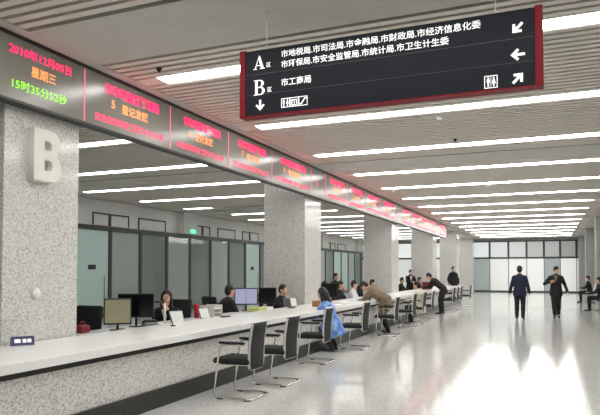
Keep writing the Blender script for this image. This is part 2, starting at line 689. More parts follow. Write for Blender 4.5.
# ------------------------------------------------------------------ service counter
ct = thing('service_counter', 'very long white topped service counter with speckled granite front', 'counter', (0, 0, 0))
Y0c, Y1c = 0.2, 31.3
MB().box(-5.06, -4.02, Y0c, Y1c, 0.715, 0.80, 0.006).build('worktop', M['worktop'], ct)
MB().box(-4.6, -4.14, Y0c + 0.02, Y1c - 0.03, 0.21, 0.645).build('front_panel', M['granite_panel'], ct)
MB().box(-4.6, -4.145, Y0c + 0.02, Y1c - 0.03, 0.645, 0.714).build('reveal_shade_strip', M['reveal_shade'], ct)  # shadow gap below the worktop, its shade painted as a dark strip
MB().box(-4.6, -4.11, Y0c + 0.02, Y1c - 0.03, 0.0, 0.21).build('plinth', M['dark_stone'], ct, label='dark stone plinth')
for yy in (Y0c + 0.1, 8, 16, 24, Y1c - 0.15):
    MB().box(-5.03, -4.601, yy, yy + 0.04, 0, 0.714).build('support_panel', M['white_plain'], ct)

# ------------------------------------------------------------------ LED display board
lb = thing('display_board', 'long dark electronic display board with red and orange text above the counter', 'display board', (-5.015, 0, 3.6))
LX = 0.065                     # front glass, relative
YE = 32.2
MB().box(-0.055, 0.05, 2.0, YE, -0.35, 0.345).build('casing', M['led_trim'], lb)
f = MB()
f.box(0.05, 0.085, 2.0, YE, 0.315, 0.345)
f.box(0.05, 0.085, 2.0, YE, -0.35, -0.325)
f.box(0.05, 0.085, YE - 0.03, YE, -0.325, 0.315)
f.build('trim', M['led_trim'], lb)
seps = []
base = [0.97, 2.68, 4.36, 6.08, 8.02]
for n in range(4):
    seps += [4.45 + BAY * n + t for t in ([0.0] if n else []) + base[:-1]]
seps = [s for s in seps if s < YE - 0.3] + [YE - 0.03]
seps = [2.0] + seps
num = 5
for i, (a, b) in enumerate(zip(seps, seps[1:])):
    c = (a + b) / 2
    near = b < 15.5
    p = MB().box(0.05, 0.062, a, b, -0.325, 0.315).build('display_panel', M['led_glass'], lb)
    MB().box(0.0625, 0.066, b - 0.012, b + 0.004, -0.31, 0.30).build('divider_line', M['led_sep'], p)
    LP = 0.0625
    narrow = (b - a) < 1.2
    if i == 0:
        lettering('date_text', '2018年12月05日', 0.105, M['led_red'], p, (LP, 4.36, 0.195), FACE_HALL, 0.84, fat=0.006)
        lettering('weekday_text', '星期三', 0.115, M['led_orange'], p, (LP, 4.64, 0.03), FACE_HALL, 0.34, fat=0.014)
        lettering('clock_text', '15时35分52秒', 0.105, M['led_green'], p, (LP, 4.40, -0.155), FACE_HALL, 0.74, fat=0.006)
        continue
    if narrow:
        lettering('number_text', '0', 0.12, M['led_pink'], p, (LP, c - 0.1, -0.02), FACE_HALL, 0.08, fat=0.006)
        continue
    wd = b - a
    s0 = a + wd * 0.2
    lettering('heading_text', '市市场监督管理局', 0.14, M['led_red'], p, (LP, s0, 0.18), FACE_HALL, wd * 0.64, fat=0.016)
    lettering('number_text', str(num), 0.1, M['led_orange'], p, (LP, a + wd * 0.27, 0.01), FACE_HALL, 0.07, fat=0.01)
    lettering('window_text', '登记发照', 0.125, M['led_orange'], p, (LP, a + wd * 0.385, -0.005), FACE_HALL, wd * 0.31, fat=0.016)
    lettering('footer_text', '欢迎您到市政务服务中心办事', 0.1, M['led_pink'], p, (LP, a + wd * 0.1, -0.2), FACE_HALL, wd * 0.8, fat=0.016)
    num += 1

# ------------------------------------------------------------------ hanging direction sign
SX0, SX1, SY, SZ0, SZ1 = -2.635, -0.015, 4.95, 2.965, 3.585
sg = thing('direction_sign', 'long dark hanging direction sign with red ends, white Chinese lettering and arrows', 'sign', ((SX0 + SX1) / 2, SY, SZ0))
hw = (SX1 - SX0) / 2
HT = SZ1 - SZ0
MB().box(-hw + 0.06, hw - 0.06, -0.05, 0.05, 0.012, HT, 0.004).build('sign_panel', M['sign_navy'], sg)
MB().box(-hw, -hw + 0.06, -0.06, 0.06, 0, HT + 0.01, 0.006).build('end_cap', M['sign_red'], sg, label='red end cap')
MB().box(hw - 0.06, hw, -0.06, 0.06, 0, HT + 0.01, 0.006).build('end_cap', M['sign_red'], sg, label='red end cap')
MB().box(-hw + 0.06, hw - 0.06, -0.056, 0.056, 0, 0.012).build('bottom_trim', M['sign_red'], sg)
gv = MB()
for zz in (0.393, 0.205):
    gv.box(-hw + 0.06, hw - 0.06, -0.0515, -0.0495, zz - 0.003, zz + 0.003)
gv.build('groove', M['black_plastic'], sg)
for xx in (-hw + 0.25, hw - 0.35):
    MB().cyl((xx, 0), 0.005, HT, ZC - 0.011 - SZ0, 8).cyl((xx, 0), 0.02, ZC - 0.02 - SZ0, ZC - 0.011 - SZ0, 14).build('hanger_rod', M['white_plain'], sg)
FY = -0.0505


def sp(X, Z):
    return (X + 0.035 - (SX0 + SX1) / 2, FY, Z - 0.02 - SZ0)


lettering('lettering', '市地税局.市司法局.市金融局.市财政局.市经济信息化委', 0.068, M['white'], sg, sp(-2.248, 3.535), FACE_CAM, 1.74, fat=0.014)
lettering('lettering', '市环保局.市安全监管局.市统计局.市卫生计生委', 0.068, M['white'], sg, sp(-2.248, 3.44), FACE_CAM, 1.49, fat=0.014)
lettering('lettering', '市工商局', 0.072, M['white'], sg, sp(-2.248, 3.275), FACE_CAM, 0.29, fat=0.014)
lettering('lettering', '区', 0.042, M['white'], sg, sp(-2.395, 3.455), FACE_CAM, 0.042, fat=0.016)
lettering('lettering', '区', 0.042, M['white'], sg, sp(-2.385, 3.225), FACE_CAM, 0.042, fat=0.016)


def arc(cx, cy, rx, ry, a0, a1, n=10):
    return [(cx + rx * math.cos(math.radians(a0 + (a1 - a0) * i / n)), cy + ry * math.sin(math.radians(a0 + (a1 - a0) * i / n))) for i in range(n + 1)]


# serif capital A and B, unit height
A_out = [(0, 0), (.30, 0), (.30, .05), (.20, .06), (.255, .25), (.56, .25), (.625, .06), (.53, .05), (.53, 0), (.95, 0), (.95, .05), (.86, .06), (.53, 1.0), (.46, 1.0), (.115, .06), (0, .05)]
A_in = [(.28, .31), (.41, .76), (.54, .31)]
flat_shape('lettering', [[(x * .125, y * .125) for x, y in lp] for lp in (A_out, A_in)], 0.002, M['white'], sg, sp(-2.53, 3.425), FACE_CAM)
B_out = [(0, 0)] + arc(.48, .265, .32, .265, -90, 70, 10) + arc(.44, .76, .29, .24, -60, 90, 10) + [(0, 1), (0, .95), (.1, .94), (.1, .06), (0, .05)]
B_i1 = [(.28, .06)] + arc(.44, .27, .17, .21, -90, 90, 8) + [(.28, .48)]
B_i2 = [(.28, .54)] + arc(.40, .74, .15, .2, -90, 90, 8) + [(.28, .94)]
flat_shape('lettering', [[(x * .14, y * .14) for x, y in lp] for lp in (B_out, B_i1, B_i2)], 0.002, M['white'], sg, sp(-2.525, 3.185), FACE_CAM)


def arrow(X, Z, ang, s=0.105):
    pts = [(0.5, 0), (0.02, 0.46), (-0.1, 0.32), (0.1, 0.1), (-0.5, 0.1), (-0.5, -0.1), (0.1, -0.1), (-0.1, -0.32), (0.02, -0.46)]
    c, d = math.cos(math.radians(ang)), math.sin(math.radians(ang))
    flat_shape('arrow', [[(s * (x * c - y * d), s * (x * d + y * c)) for x, y in pts]], 0.002, M['white'], sg, sp(X, Z), FACE_CAM)


arrow(-0.235, 3.46, 225)
arrow(-0.235, 3.25, 180)
arrow(-0.235, 3.065, 45)
arrow(-2.46, 3.09, 270, 0.1)


def frame_sq(cx, cz, s, t=0.006):
    o = s / 2
    return [[(cx - o, cz - o), (cx + o, cz - o), (cx + o, cz + o), (cx - o, cz + o)],
            [(cx - o + t, cz - o + t), (cx + o - t, cz - o + t), (cx + o - t, cz + o - t), (cx - o + t, cz + o - t)]]


def man_icon(cx, cz, h):
    return [arc(cx, cz + h * .42, h * .09, h * .09, 0, 330, 10),
            [(cx - h * .15, cz + h * .3), (cx + h * .15, cz + h * .3), (cx + h * .15, cz - h * .08), (cx + h * .08, cz - h * .08), (cx + h * .08, cz - h * .5), (cx - h * .08, cz - h * .5), (cx - h * .08, cz - h * .08), (cx - h * .15, cz - h * .08)]]


def woman_icon(cx, cz, h):
    return [arc(cx, cz + h * .42, h * .09, h * .09, 0, 330, 10),
            [(cx - h * .1, cz + h * .3), (cx + h * .1, cz + h * .3), (cx + h * .2, cz - h * .2), (cx + h * .07, cz - h * .2), (cx + h * .07, cz - h * .5), (cx - h * .07, cz - h * .5), (cx - h * .07, cz - h * .2), (cx - h * .2, cz - h * .2)]]


def picto(X, Z, loops):
    flat_shape('pictogram', loops, 0.002, M['white'], sg, sp(X, Z), FACE_CAM)


picto(-0.436, 3.06, frame_sq(0, 0, 0.1))
picto(-0.436, 3.06, man_icon(-0.02, 0, 0.075) + [[(-.002, -.04), (.002, -.04), (.002, .04), (-.002, .04)]] + woman_icon(0.022, 0, 0.075))
picto(-2.205, 3.085, frame_sq(0, 0, 0.085))
picto(-2.205, 3.085, man_icon(-0.018, 0, 0.065) + woman_icon(0.018, 0, 0.065))
picto(-2.12, 3.085, frame_sq(0, 0, 0.085))
picto(-2.12, 3.085, frame_sq(0, -0.004, 0.056, 0.009))
picto(-2.12, 3.085, man_icon(0, -0.002, 0.036))
picto(-2.035, 3.085, frame_sq(0, 0, 0.085))
picto(-2.035, 3.085, [[(-.034, -.03), (-.014, -.03), (.02, .018), (.034, .018), (.034, .03), (.014, .03), (-.02, -.018), (-.034, -.018)]])

# ------------------------------------------------------------------ the big letter on the first column
Bo = [(0, 0)] + arc(.50, .265, .25, .265, -90, 55, 10) + arc(.46, .765, .25, .235, -40, 90, 10) + [(0, 1)]
Bi1 = [(.27, .20)] + arc(.42, .31, .1, .11, -90, 90, 6) + [(.27, .42)]
Bi2 = [(.27, .60)] + arc(.40, .70, .09, .1, -90, 90, 6) + [(.27, .80)]
lt = flat_shape('letter_sign', [[(x * .5, y * .55) for x, y in lp] for lp in (Bo, Bi1, Bi2)], 0.09, M['letter'], None, (-5.099, 4.75, 2.52), FACE_HALL, 0.006)
tag(lt, 'big white raised letter B mounted on the nearest granite column', 'letter')

dm = MB()
dm.ellipsoid((0.012, 0, 0), 0.03, 0.055, 0.062)
dmo = dm.build('wall_sensor', M['white_plain'], smooth=True)
dmo.location = (-5.099, 4.88, 1.31)
tag(dmo, 'small white round device on the granite column below the letter B', 'sensor')

# ------------------------------------------------------------------ ceiling lights


def strip_light(nseg, seg, label, loc, group, lamp='lamp'):
    t = thing('ceiling_light', label, 'ceiling light', loc, 0, group)
    L = nseg * seg
    MB().box(0, L, -0.105, 0.105, 0.012, 0.08).build('housing', M['lamp_house'], t)
    for i in range(nseg):
        MB().box(i * seg + 0.013, (i + 1) * seg - 0.013, -0.095, 0.095, -0.004, 0.0115).build('diffuser', M[lamp], t)
    return t


hl = None
for k in range(-2, 15):
    y = LIGHT0 + LSTEP * k
    loc = (-4.48, y, ZC)
    if k < 0:
        lab = 'white ceiling light strip over the hall on the near side of the hanging sign'
    elif k == 0:
        lab = 'white ceiling light strip over the hall passing right behind the hanging sign'
    else:
        lab = 'white ceiling light strip over the hall, %s beyond the one behind the sign' % ordinal[k]
    if hl is None:
        hl = strip_light(5, 1.184, lab, loc, 'ceiling light strips over the hall')
    else:
        dup(hl, loc, 0, lab)
ol = None
for k in range(-1, 15):
    if k < 1 or k in (5, 6):
        continue
    y = LIGHT0 + LSTEP * k
    loc = (-13.1, y, ZC)
    lab = 'white office ceiling light strip behind the display board, %s row from the near column' % ordinal[k]
    if ol is None:
        ol = strip_light(6, 1.184, lab, loc, 'ceiling light strips over the office', 'lamp_office')
    else:
        dup(ol, loc, 0, lab)
strip_light(1, 1.184, 'short single white ceiling light at the left end of a dark row over the office', (-13.1, LIGHT0 + LSTEP * 5, ZC), 'ceiling light strips over the office', 'lamp_office')
strip_light(4, 1.184, 'white ceiling light strip over the office reaching behind the second column, left end cut short', (-12.5, LIGHT0 + LSTEP * 6, ZC), 'ceiling light strips over the office', 'lamp_office')

# small round fittings on the ceiling


def ceiling_dome(x, y, label, m):
    t = thing('ceiling_detector', label, 'detector', (x, y, ZC - 0.0005), 0, 'small ceiling fittings')
    q = 1.0 if m is M['white_plain'] else 0.6
    MB().cyl((0, 0), 0.06 * q, -0.018, 0.0, 18).build('base', m, t)
    MB().ellipsoid((0, 0, -0.018), 0.042 * q, 0.042 * q, 0.03).build('dome', M['white_plain'] if m is M['white_plain'] else m, t, True)


ceiling_dome(-1.55, 9.46, 'small white round detector on the hall ceiling beyond the sign, nearest one', M['white_plain'])
ceiling_dome(-1.55, 11.16, 'small dark round fitting on the hall ceiling between two light strips', M['black_plastic'])
ceiling_dome(-1.55, 17.5, 'small white round detector on the hall ceiling, farther one in the middle', M['white_plain'])
ceiling_dome(-4.25, 5.88, 'small dark round fitting at the near left end of a hall light strip', M['black_plastic'])
ceiling_dome(-4.25, 17.6, 'small white round detector on the hall ceiling close to the display board', M['white_plain'])
es = MB().box(-0.02, 0.02, -0.14, 0.14, -0.06, 0.06, 0.004).build('exit_light', M['exit'])
es.location = (-13.69, 21.4, 3.2)
tag(es, 'tiny green light on the white pier above the glass partition', 'light')

# ------------------------------------------------------------------ visitor chairs (local +x is the way the sitter faces)


def make_chair(label):
    t = thing('visitor_chair', label, 'chair', (0, 0, 0), 0, 'visitor chairs along the counter')
    W = 0.26
    side = lambda s: [(0.16, s * W, 0.655), (0.24, s * W, 0.02), (-0.24, s * W, 0.02)]
    p = [(-0.17, W, 0.66), (0.17, W, 0.66), (0.27, W, 0.016), (-0.25, W, 0.016), (-0.25, -W, 0.016), (0.27, -W, 0.016), (0.17, -W, 0.66), (-0.17, -W, 0.66)]
    MB().tube(p, 0.0125, 10, fillet=0.06).build('sled_frame', M['chrome'], t, True)
    MB().tube([(0.19, -W, 0.415), (0.19, W, 0.415)], 0.011, 8).tube([(-0.12, -0.2, 0.415), (-0.12, 0.2, 0.415)], 0.011, 8).tube([(0.19, -0.19, 0.415), (-0.2, -0.19, 0.415)], 0.011, 8).tube([(0.19, 0.19, 0.415), (-0.2, 0.19, 0.415)], 0.011, 8).build('seat_support', M['chrome'], t, True)
    s = MB().box(-0.2, 0.30, -0.235, 0.235, 0.415, 0.49, 0.032)
    s.build('seat', M['black_fabric'], t, True)
    for sgn in (-1, 1):
        MB().box(-0.16, 0.185, sgn * W - 0.024, sgn * W + 0.024, 0.668, 0.698, 0.01).build('armrest', M['black_plastic'], t, True)
        for xx in (0.17, -0.2):
            MB().box(xx - 0.035, xx + 0.035, sgn * W - 0.018, sgn * W + 0.018, 0.0, 0.012).build('glide', M['black_plastic'], t)
    # backrest frame
    lo, hi = Vector((-0.185, 0, 0.36)), Vector((-0.232, 0, 0.92))
    mid = Vector((-0.19, 0, 0.64))
    wl, wh = 0.19, 0.195
    fr = [(lo.x, -wl, lo.z), (mid.x, -wh, mid.z), (hi.x, -wh, hi.z), (hi.x, wh, hi.z), (mid.x, wh, mid.z), (lo.x, wl, lo.z)]
    MB().tube(fr, 0.017, 10, closed=True, fillet=0.06).build('back_frame', M['silver'], t, True)
    b = MB()
    rows = []
    for i in range(9):
        u = i / 8
        P = lo * (1 - u) ** 2 + (mid * 2 - (lo + hi) / 2) * (2 * u * (1 - u)) + hi * u * u
        ww = wl + (wh - wl) * min(1, u * 2)
        rows.append([b.bm.verts.new((P.x - 0.02 * (1 - (j / 4 - 1) ** 2), ww * (j / 4 - 1), P.z)) for j in range(9)])
    back = []
    for r_ in rows:
        back.append([b.bm.verts.new((v.co.x - 0.014, v.co.y, v.co.z)) for v in r_])
    for g_ in (rows, back):
        for r0, r1 in zip(g_, g_[1:]):
            for j in range(8):
                b.bm.faces.new((r0[j], r0[j + 1], r1[j + 1], r1[j]))
    rim = lambda g_: [g_[0][j] for j in range(9)] + [g_[i][8] for i in range(1, 9)] + [g_[8][j] for j in range(7, -1, -1)] + [g_[i][0] for i in range(7, 0, -1)]
    ra, rb = rim(rows), rim(back)
    for i in range(len(ra)):
        j = (i + 1) % len(ra)
        b.bm.faces.new((ra[i], ra[j], rb[j], rb[i]))
    b.build('backrest', M['mesh_fabric'], t, True)
    return t


chairs = [
    (-3.53, 6.66, 0, 'empty black mesh visitor chair with chrome sled frame, nearest the camera'),
    (-3.50, 7.66, 0, 'empty black visitor chair, second from the camera along the counter'),
    (-3.68, 9.62, 0, 'empty black visitor chair standing right before the woman in blue'),
    (-3.6, 11.65, 0, 'black visitor chair the woman in the blue jacket sits on'),
    (-3.6, 14.3, 0, 'black visitor chair beside the legs of the person in khaki'),
    (-3.62, 16.45, 0, 'black visitor chair next beyond the person in khaki'),
    (-3.62, 17.9, 0, 'black visitor chair the person in cream sits on'),
    (-3.60, 19.2, 0, 'black visitor chair between the person in cream and the bending person in black'),
    (-3.55, 23.4, 0, 'black visitor chair first beyond the bending person in black'),
    (-3.55, 24.4, 0, 'black visitor chair second beyond the bending person in black'),
    (-3.55, 25.5, 0, 'black visitor chair third beyond the bending person in black'),
    (-3.45, 27.7, 0, 'black visitor chair standing alone, last at the far end of the counter'),
]
c0 = make_chair(chairs[0][3])
for i, (x, y, a, lab) in enumerate(chairs):
    rz = PI + math.radians(a + random.uniform(-3, 3))
    if i == 0:
        c0.location = (x, y, 0)
        c0.rotation_euler = (0, 0, PI)
    else:
        dup(c0, (x, y, 0), rz, lab)

# ------------------------------------------------------------------ office chairs


def make_office_chair(label):
    t = thing('office_chair', label, 'chair', (0, 0, 0), 0, 'office chairs behind the counter')
    MB().box(-0.22, 0.24, -0.24, 0.24, 0.43, 0.5, 0.03).build('seat', M['black_fabric'], t, True)
    MB().box(-0.045, 0.02, -0.23, 0.23, -0.27, 0.27, 0.03, Matrix.Translation((-0.25, 0, 0.8)) @ Matrix.Rotation(math.radians(-8), 4, 'Y')).build('backrest', M['black_fabric'], t, True)
    MB().tube([(-0.1, 0, 0.42), (-0.27, 0, 0.42), (-0.285, 0, 0.7)], 0.02, 8, fillet=0.05).build('back_bracket', M['black_plastic'], t, True)
    MB().cyl((0, 0), 0.028, 0.1, 0.44, 12).build('gas_stem', M['chrome'], t, True)
    for i in range(5):
        a = 2 * PI * i / 5
        MB().tube([(0, 0, 0.12), (0.29 * math.cos(a), 0.29 * math.sin(a), 0.075)], 0.026, 8, r1=0.018).build('leg', M['black_plastic'], t, True)
        MB().tube([(0.29 * math.cos(a), 0.29 * math.sin(a) - 0.02, 0.03), (0.29 * math.cos(a), 0.29 * math.sin(a) + 0.02, 0.03)], 0.03, 12).build('caster', M['black_plastic'], t, True)
    for s in (-1, 1):
        MB().tube([(0.02, s * 0.24, 0.45), (0.02, s * 0.28, 0.64)], 0.015, 8).box(-0.14, 0.16, s * 0.28 - 0.03, s * 0.28 + 0.03, 0.64, 0.67, 0.008).build('armrest', M['black_plastic'], t)
    return t


# ------------------------------------------------------------------ people
def remeshed(mb, voxel, smooth=4):
    me = mb.mesh('tmp')
    o = bpy.data.objects.new('tmp', me)
    COL.objects.link(o)
    r = o.modifiers.new('r', 'REMESH')
    r.mode = 'VOXEL'
    r.voxel_size = voxel
    r.use_smooth_shade = True
    s = o.modifiers.new('s', 'SMOOTH')
    s.iterations = smooth
    s.factor = 0.5
    out = eval_mesh(o, 'tmp2')
    bpy.data.objects.remove(o, do_unlink=True)
    bpy.data.meshes.remove(me)
    return out


def link(name, me, m, parent, label=None):
    me.name = name
    if m is not None:
        me.materials.clear()
        me.materials.append(m)
    for p in me.polygons:
        p.use_smooth = True
    o = bpy.data.objects.new(name, me)
    COL.objects.link(o)
    o.parent = parent
    if label:
        o['label'] = label
    return o


def frame_from(z, fwd):
    z = Vector(z).normalized()
    x = Vector(fwd)
    x = (x - z * x.dot(z)).normalized()
    y = z.cross(x)
    return Matrix((x, y, z)).transposed()


def hand(mb, wrist, direction, palm_n, thumb_side, curl=0.35, s=1.0):
    """palm plus five separate bent fingers; direction = where the fingers point, palm_n = palm normal"""
    d = Vector(direction).normalized()
    n = Vector(palm_n)
    n = (n - d * n.dot(d)).normalized()
    sd = d.cross(n) * thumb_side
    w0 = Vector(wrist)
    pc = w0 + d * 0.05 * s
    mb.ellipsoid(pc, 0.052 * s, 0.017 * s, 0.042 * s, Matrix((d, n, sd)).transposed(), 10)
    for k, ln in enumerate((0.078, 0.086, 0.08, 0.064)):
        p = w0 + d * 0.085 * s + sd * ((0.03 - 0.02 * k) * s)
        dd = d.copy()
        pts = [p - d * 0.02 * s]
        a = 0.0
        q = p
        for f, part in enumerate((0.45, 0.32, 0.23)):
            pts.append(q)
            a += curl * (0.6 if f == 0 else 1.0)
            dd = d * math.cos(a) + n * math.sin(a)
            q = q + dd * (ln * part * s)
        pts.append(q)
        mb.tube(pts, 0.0088 * s, 7, r1=0.0068 * s)
    th = w0 + d * 0.028 * s + sd * 0.03 * s
    t1 = th + (d * 0.6 + sd * 0.75 + n * 0.25).normalized() * 0.036 * s
    t2 = t1 + (d * 0.85 + sd * 0.3 + n * 0.4).normalized() * 0.03 * s
    mb.tube([th - sd * 0.012 * s, th, t1, t2], 0.0105 * s, 7, r1=0.008 * s)


def person(label, loc, heading, legs, arms, hip=(0, 0, 0.92), lean=2, twist=0, head_yaw=0, head_pitch=0, height=1.72,
           top='cl_black', bottom='cl_dark', hair='hair', long_hair=False, coat_len=0.16, open_shirt=None, female=False,
           shoes='shoe', voxel=0.014, sole=None, side_lean=0, bulk=0.0, skirt=False):
    """legs/arms: dicts L,R. legs = (knee, ankle, toe_dir); arms = (elbow offset, hand offset, finger_dir, palm_n) from the shoulder.
    local axes: +x forward, +y left, +z up, metres for a 1.72 m body"""
    S = height / 1.72
    root = thing('person', label, 'person', loc, math.radians(heading))
    V = Vector
    hip = V(hip)
    la = math.radians(lean)
    sl = math.radians(side_lean)
    up = V((math.sin(la), math.sin(sl), math.cos(la) * math.cos(sl))).normalized()
    fw0 = V((math.cos(la), 0, -math.sin(la)))
    tw = math.radians(twist)
    lf0 = up.cross(fw0).normalized()
    fw = (fw0 * math.cos(tw) + lf0 * math.sin(tw))
    lf = up.cross(fw).normalized()
    fw = lf.cross(up).normalized()
    slim = 0.9 if female else 1.0
    T = 0.50
    neck = hip + up * T
    sh = {'L': neck - up * 0.085 + lf * 0.172 * slim, 'R': neck - up * 0.085 - lf * 0.172 * slim}
    hp = {'L': hip + lf0 * 0.088 - up * 0.02, 'R': hip - lf0 * 0.088 - up * 0.02}
    hy, hpi = math.radians(head_yaw), math.radians(head_pitch)
    # head frame: blend of torso up and world up
    hu = (up * 0.35 + V((0, 0, 1)) * 0.65).normalized() if lean < 40 else (up * 0.75 + V((0, 0, 1)) * 0.25).normalized()
    hf = V((math.cos(hy), math.sin(hy), 0))
    hm = frame_from(hu, hf)
    hm = hm @ Matrix.Rotation(hpi, 3, 'Y')
    hfw, hlf, hup = hm.col[0], hm.col[1], hm.col[2]
    hc = neck + hu * 0.168 + hfw * 0.02

    def torso(mb, g, hem=0.0, flare=0.0):
        secs = []
        prof = [(-0.10 - hem, 0.155 + flare, 0.105 + flare), (-0.02, 0.165, 0.115), (0.08, 0.152 * slim, 0.108), (0.18, 0.142 * slim, 0.100), (0.30, 0.160 * slim, 0.116),
                (0.40, 0.168 * slim, 0.112), (0.455, 0.150 * slim, 0.085), (0.49, 0.08, 0.065), (0.505, 0.06, 0.055)]
        for t, rx, ry in prof:
            b = t / T
            side = lf0.lerp(lf, max(0, min(1, b))).normalized()
            fr = fw0.lerp(fw, max(0, min(1, b))).normalized()
            axis = up if t >= 0 else (up if lean < 30 else (up * 0.5 + V((0, 0, 1)) * 0.5).normalized())
            secs.append((hip + axis * t, side, fr, rx + g, ry + g))
        mb.loft(secs)
        if female:
            for s in (1, -1):
                mb.ellipsoid(hip + up * 0.33 + lf * 0.075 * s + fw * 0.075, 0.062 + g, 0.062 + g, 0.062 + g)

    def arm_pts(s):
        e, h_, fd, pn = arms[s]
        sg_ = 1 if s == 'L' else -1
        el = sh[s] + V((e[0], e[1] * sg_, e[2]))
        wr = sh[s] + V((h_[0], h_[1] * sg_, h_[2]))
        # keep natural segment lengths
        el = sh[s] + (el - sh[s]).normalized() * 0.285
        wr = el + (wr - el).normalized() * 0.245
        return el, wr, V((fd[0], fd[1] * sg_, fd[2])), V((pn[0], pn[1] * sg_, pn[2]))

    def do_arms(mb, g):
        for s in 'LR':
            el, wr, fd, pn = arm_pts(s)
            mb.ellipsoid(sh[s] - up * 0.01, 0.058 + g, 0.058 + g, 0.056 + g)
            mb.capsule(neck - up * 0.02, sh[s], 0.05 + g, 0.05 + g)
            mb.capsule(sh[s], el, 0.053 + g, 0.042 + g)
            mb.capsule(el, wr, 0.042 + g, 0.029 + g)

    def do_legs(mb, g, stop=1.0):
        for s in 'LR':
            kn, an, td = legs[s]
            kn, an = V(kn), V(an)
            if stop < 1:
                an = kn.lerp(an, stop)
            mb.capsule(hp[s], kn, 0.082 + g, 0.056 + g)
            cm = kn.lerp(an, 0.3)
            back = (an - kn).normalized()
            mb.capsule(kn, an, 0.054 + g, 0.036 + g)
            mb.capsule(cm, kn.lerp(an, 0.5), 0.056 + g, 0.05 + g)

    # body
    b = MB()
    torso(b, -0.006)
    do_arms(b, -0.004)
    do_legs(b, -0.004)
    b.capsule(neck - up * 0.03, hc - hup * 0.06, 0.056, 0.05)
    b.ellipsoid(hc + hup * 0.02 - hfw * 0.01, 0.094, 0.076, 0.105, hm)
    b.ellipsoid(hc - hup * 0.055 + hfw * 0.028, 0.066, 0.057, 0.066, hm)
    b.ellipsoid(hc - hup * 0.095 + hfw * 0.06, 0.024, 0.026, 0.02, hm)
    b.capsule(hc + hup * 0.005 + hfw * 0.083, hc - hup * 0.038 + hfw * 0.102, 0.010, 0.0155)
    b.capsule(hc + hup * 0.018 + hfw * 0.08 + hlf * 0.03, hc + hup * 0.018 + hfw * 0.08 - hlf * 0.03, 0.014, 0.014)
    for s in (1, -1):
        b.ellipsoid(hc - hup * 0.012 - hfw * 0.005 + hlf * 0.079 * s, 0.02, 0.011, 0.033, hm, 8)
        b.ellipsoid(hc - hup * 0.03 + hfw * 0.06 + hlf * 0.035 * s, 0.028, 0.022, 0.026, hm, 8)
    for s in 'LR':
        kn, an, td = legs[s]
        td = V(td).normalized()
        b.capsule(V(an), V(an) + td * 0.13 - V((0, 0, 0.045)), 0.03, 0.014)
    body = remeshed(b, voxel, 3)
    # hands, eyes and lips keep their own finer geometry inside the same mesh
    x = MB()
    x.bm.from_mesh(body)
    for f_ in x.bm.faces:
        f_.material_index = 0
    for s in 'LR':
        el, wr, fd, pn = arm_pts(s)
        hand(x, wr, fd, pn, 1 if s == 'L' else -1)
    nf = len(x.bm.faces)
    x.bm.faces.ensure_lookup_table()
    for s in (1, -1):
        x.ellipsoid(hc + hup * -0.002 + hfw * 0.0815 + hlf * 0.032 * s, 0.010, 0.015, 0.0075, hm, 8)
    x.bm.faces.ensure_lookup_table()
    for f_ in x.bm.faces[nf:]:
        f_.material_index = 1
    nf = len(x.bm.faces)
    x.ellipsoid(hc - hup * 0.07 + hfw * 0.088, 0.012, 0.024, 0.009, hm, 8)
    x.bm.faces.ensure_lookup_table()
    for f_ in x.bm.faces[nf:]:
        f_.material_index = 2
    me = bpy.data.meshes.new('body')
    x.bm.to_mesh(me)
    x.bm.free()
    bo = link('body', me, None, root)
    me.materials.clear()
    for q in ('skin', 'eye', 'lips'):
        me.materials.append(M[q])
    bpy.data.meshes.remove(body)

    # jacket
    j = MB()
    torso(j, 0.016 + bulk, coat_len, 0.02)
    for s in 'LR':
        el, wr, fd, pn = arm_pts(s)
        j.ellipsoid(sh[s] - up * 0.012, 0.07, 0.07, 0.064)
        j.capsule(neck - up * 0.03, sh[s], 0.064, 0.062)
        j.capsule(sh[s], el, 0.068, 0.056)
        j.capsule(el, el.lerp(wr, 0.93), 0.055, 0.044)
    j.loft([(neck - up * 0.03, lf, fw, 0.085, 0.075), (neck + up * 0.015, lf, fw, 0.072, 0.066), (neck + up * 0.042 - fw * 0.01, lf, fw, 0.066, 0.06)])
    if skirt:                   # the skirt of a long coat follows the thighs of a sitter
        for s in 'LR':
            kn = V(legs[s][0])
            j.capsule(hp[s], hp[s].lerp(kn, 0.75), 0.12, 0.115)
    link('jacket', remeshed(j, voxel, 4), M[top], root)
    # trousers
    t = MB()
    t.loft([(hip - up * 0.09, lf0, fw0, 0.155, 0.112), (hip, lf0, fw0, 0.168, 0.12), (hip + up * 0.1, lf0, fw0, 0.155, 0.112)])
    do_legs(t, 0.022, 1.0)
    link('trousers', remeshed(t, voxel, 4), M[bottom], root)
    # hair
    h = MB()
    h.ellipsoid(hc + hup * 0.038 - hfw * 0.02, 0.098, 0.086, 0.1, hm)
    h.ellipsoid(hc + hup * 0.0 - hfw * 0.05, 0.07, 0.082, 0.1, hm)
    if long_hair:
        h.ellipsoid(hc - hup * 0.03 - hfw * 0.045, 0.075, 0.095, 0.14, hm)
        h.capsule(hc - hfw * 0.05, hc - hfw * 0.085 - hup * 0.30, 0.085, 0.07)
        for s in (1, -1):
            h.capsule(hc + hup * 0.05 + hlf * 0.07 * s, hc - hup * 0.17 + hlf * 0.085 * s + hfw * 0.005, 0.03, 0.03)
    link('hair', remeshed(h, 0.011, 3), M[hair], root)
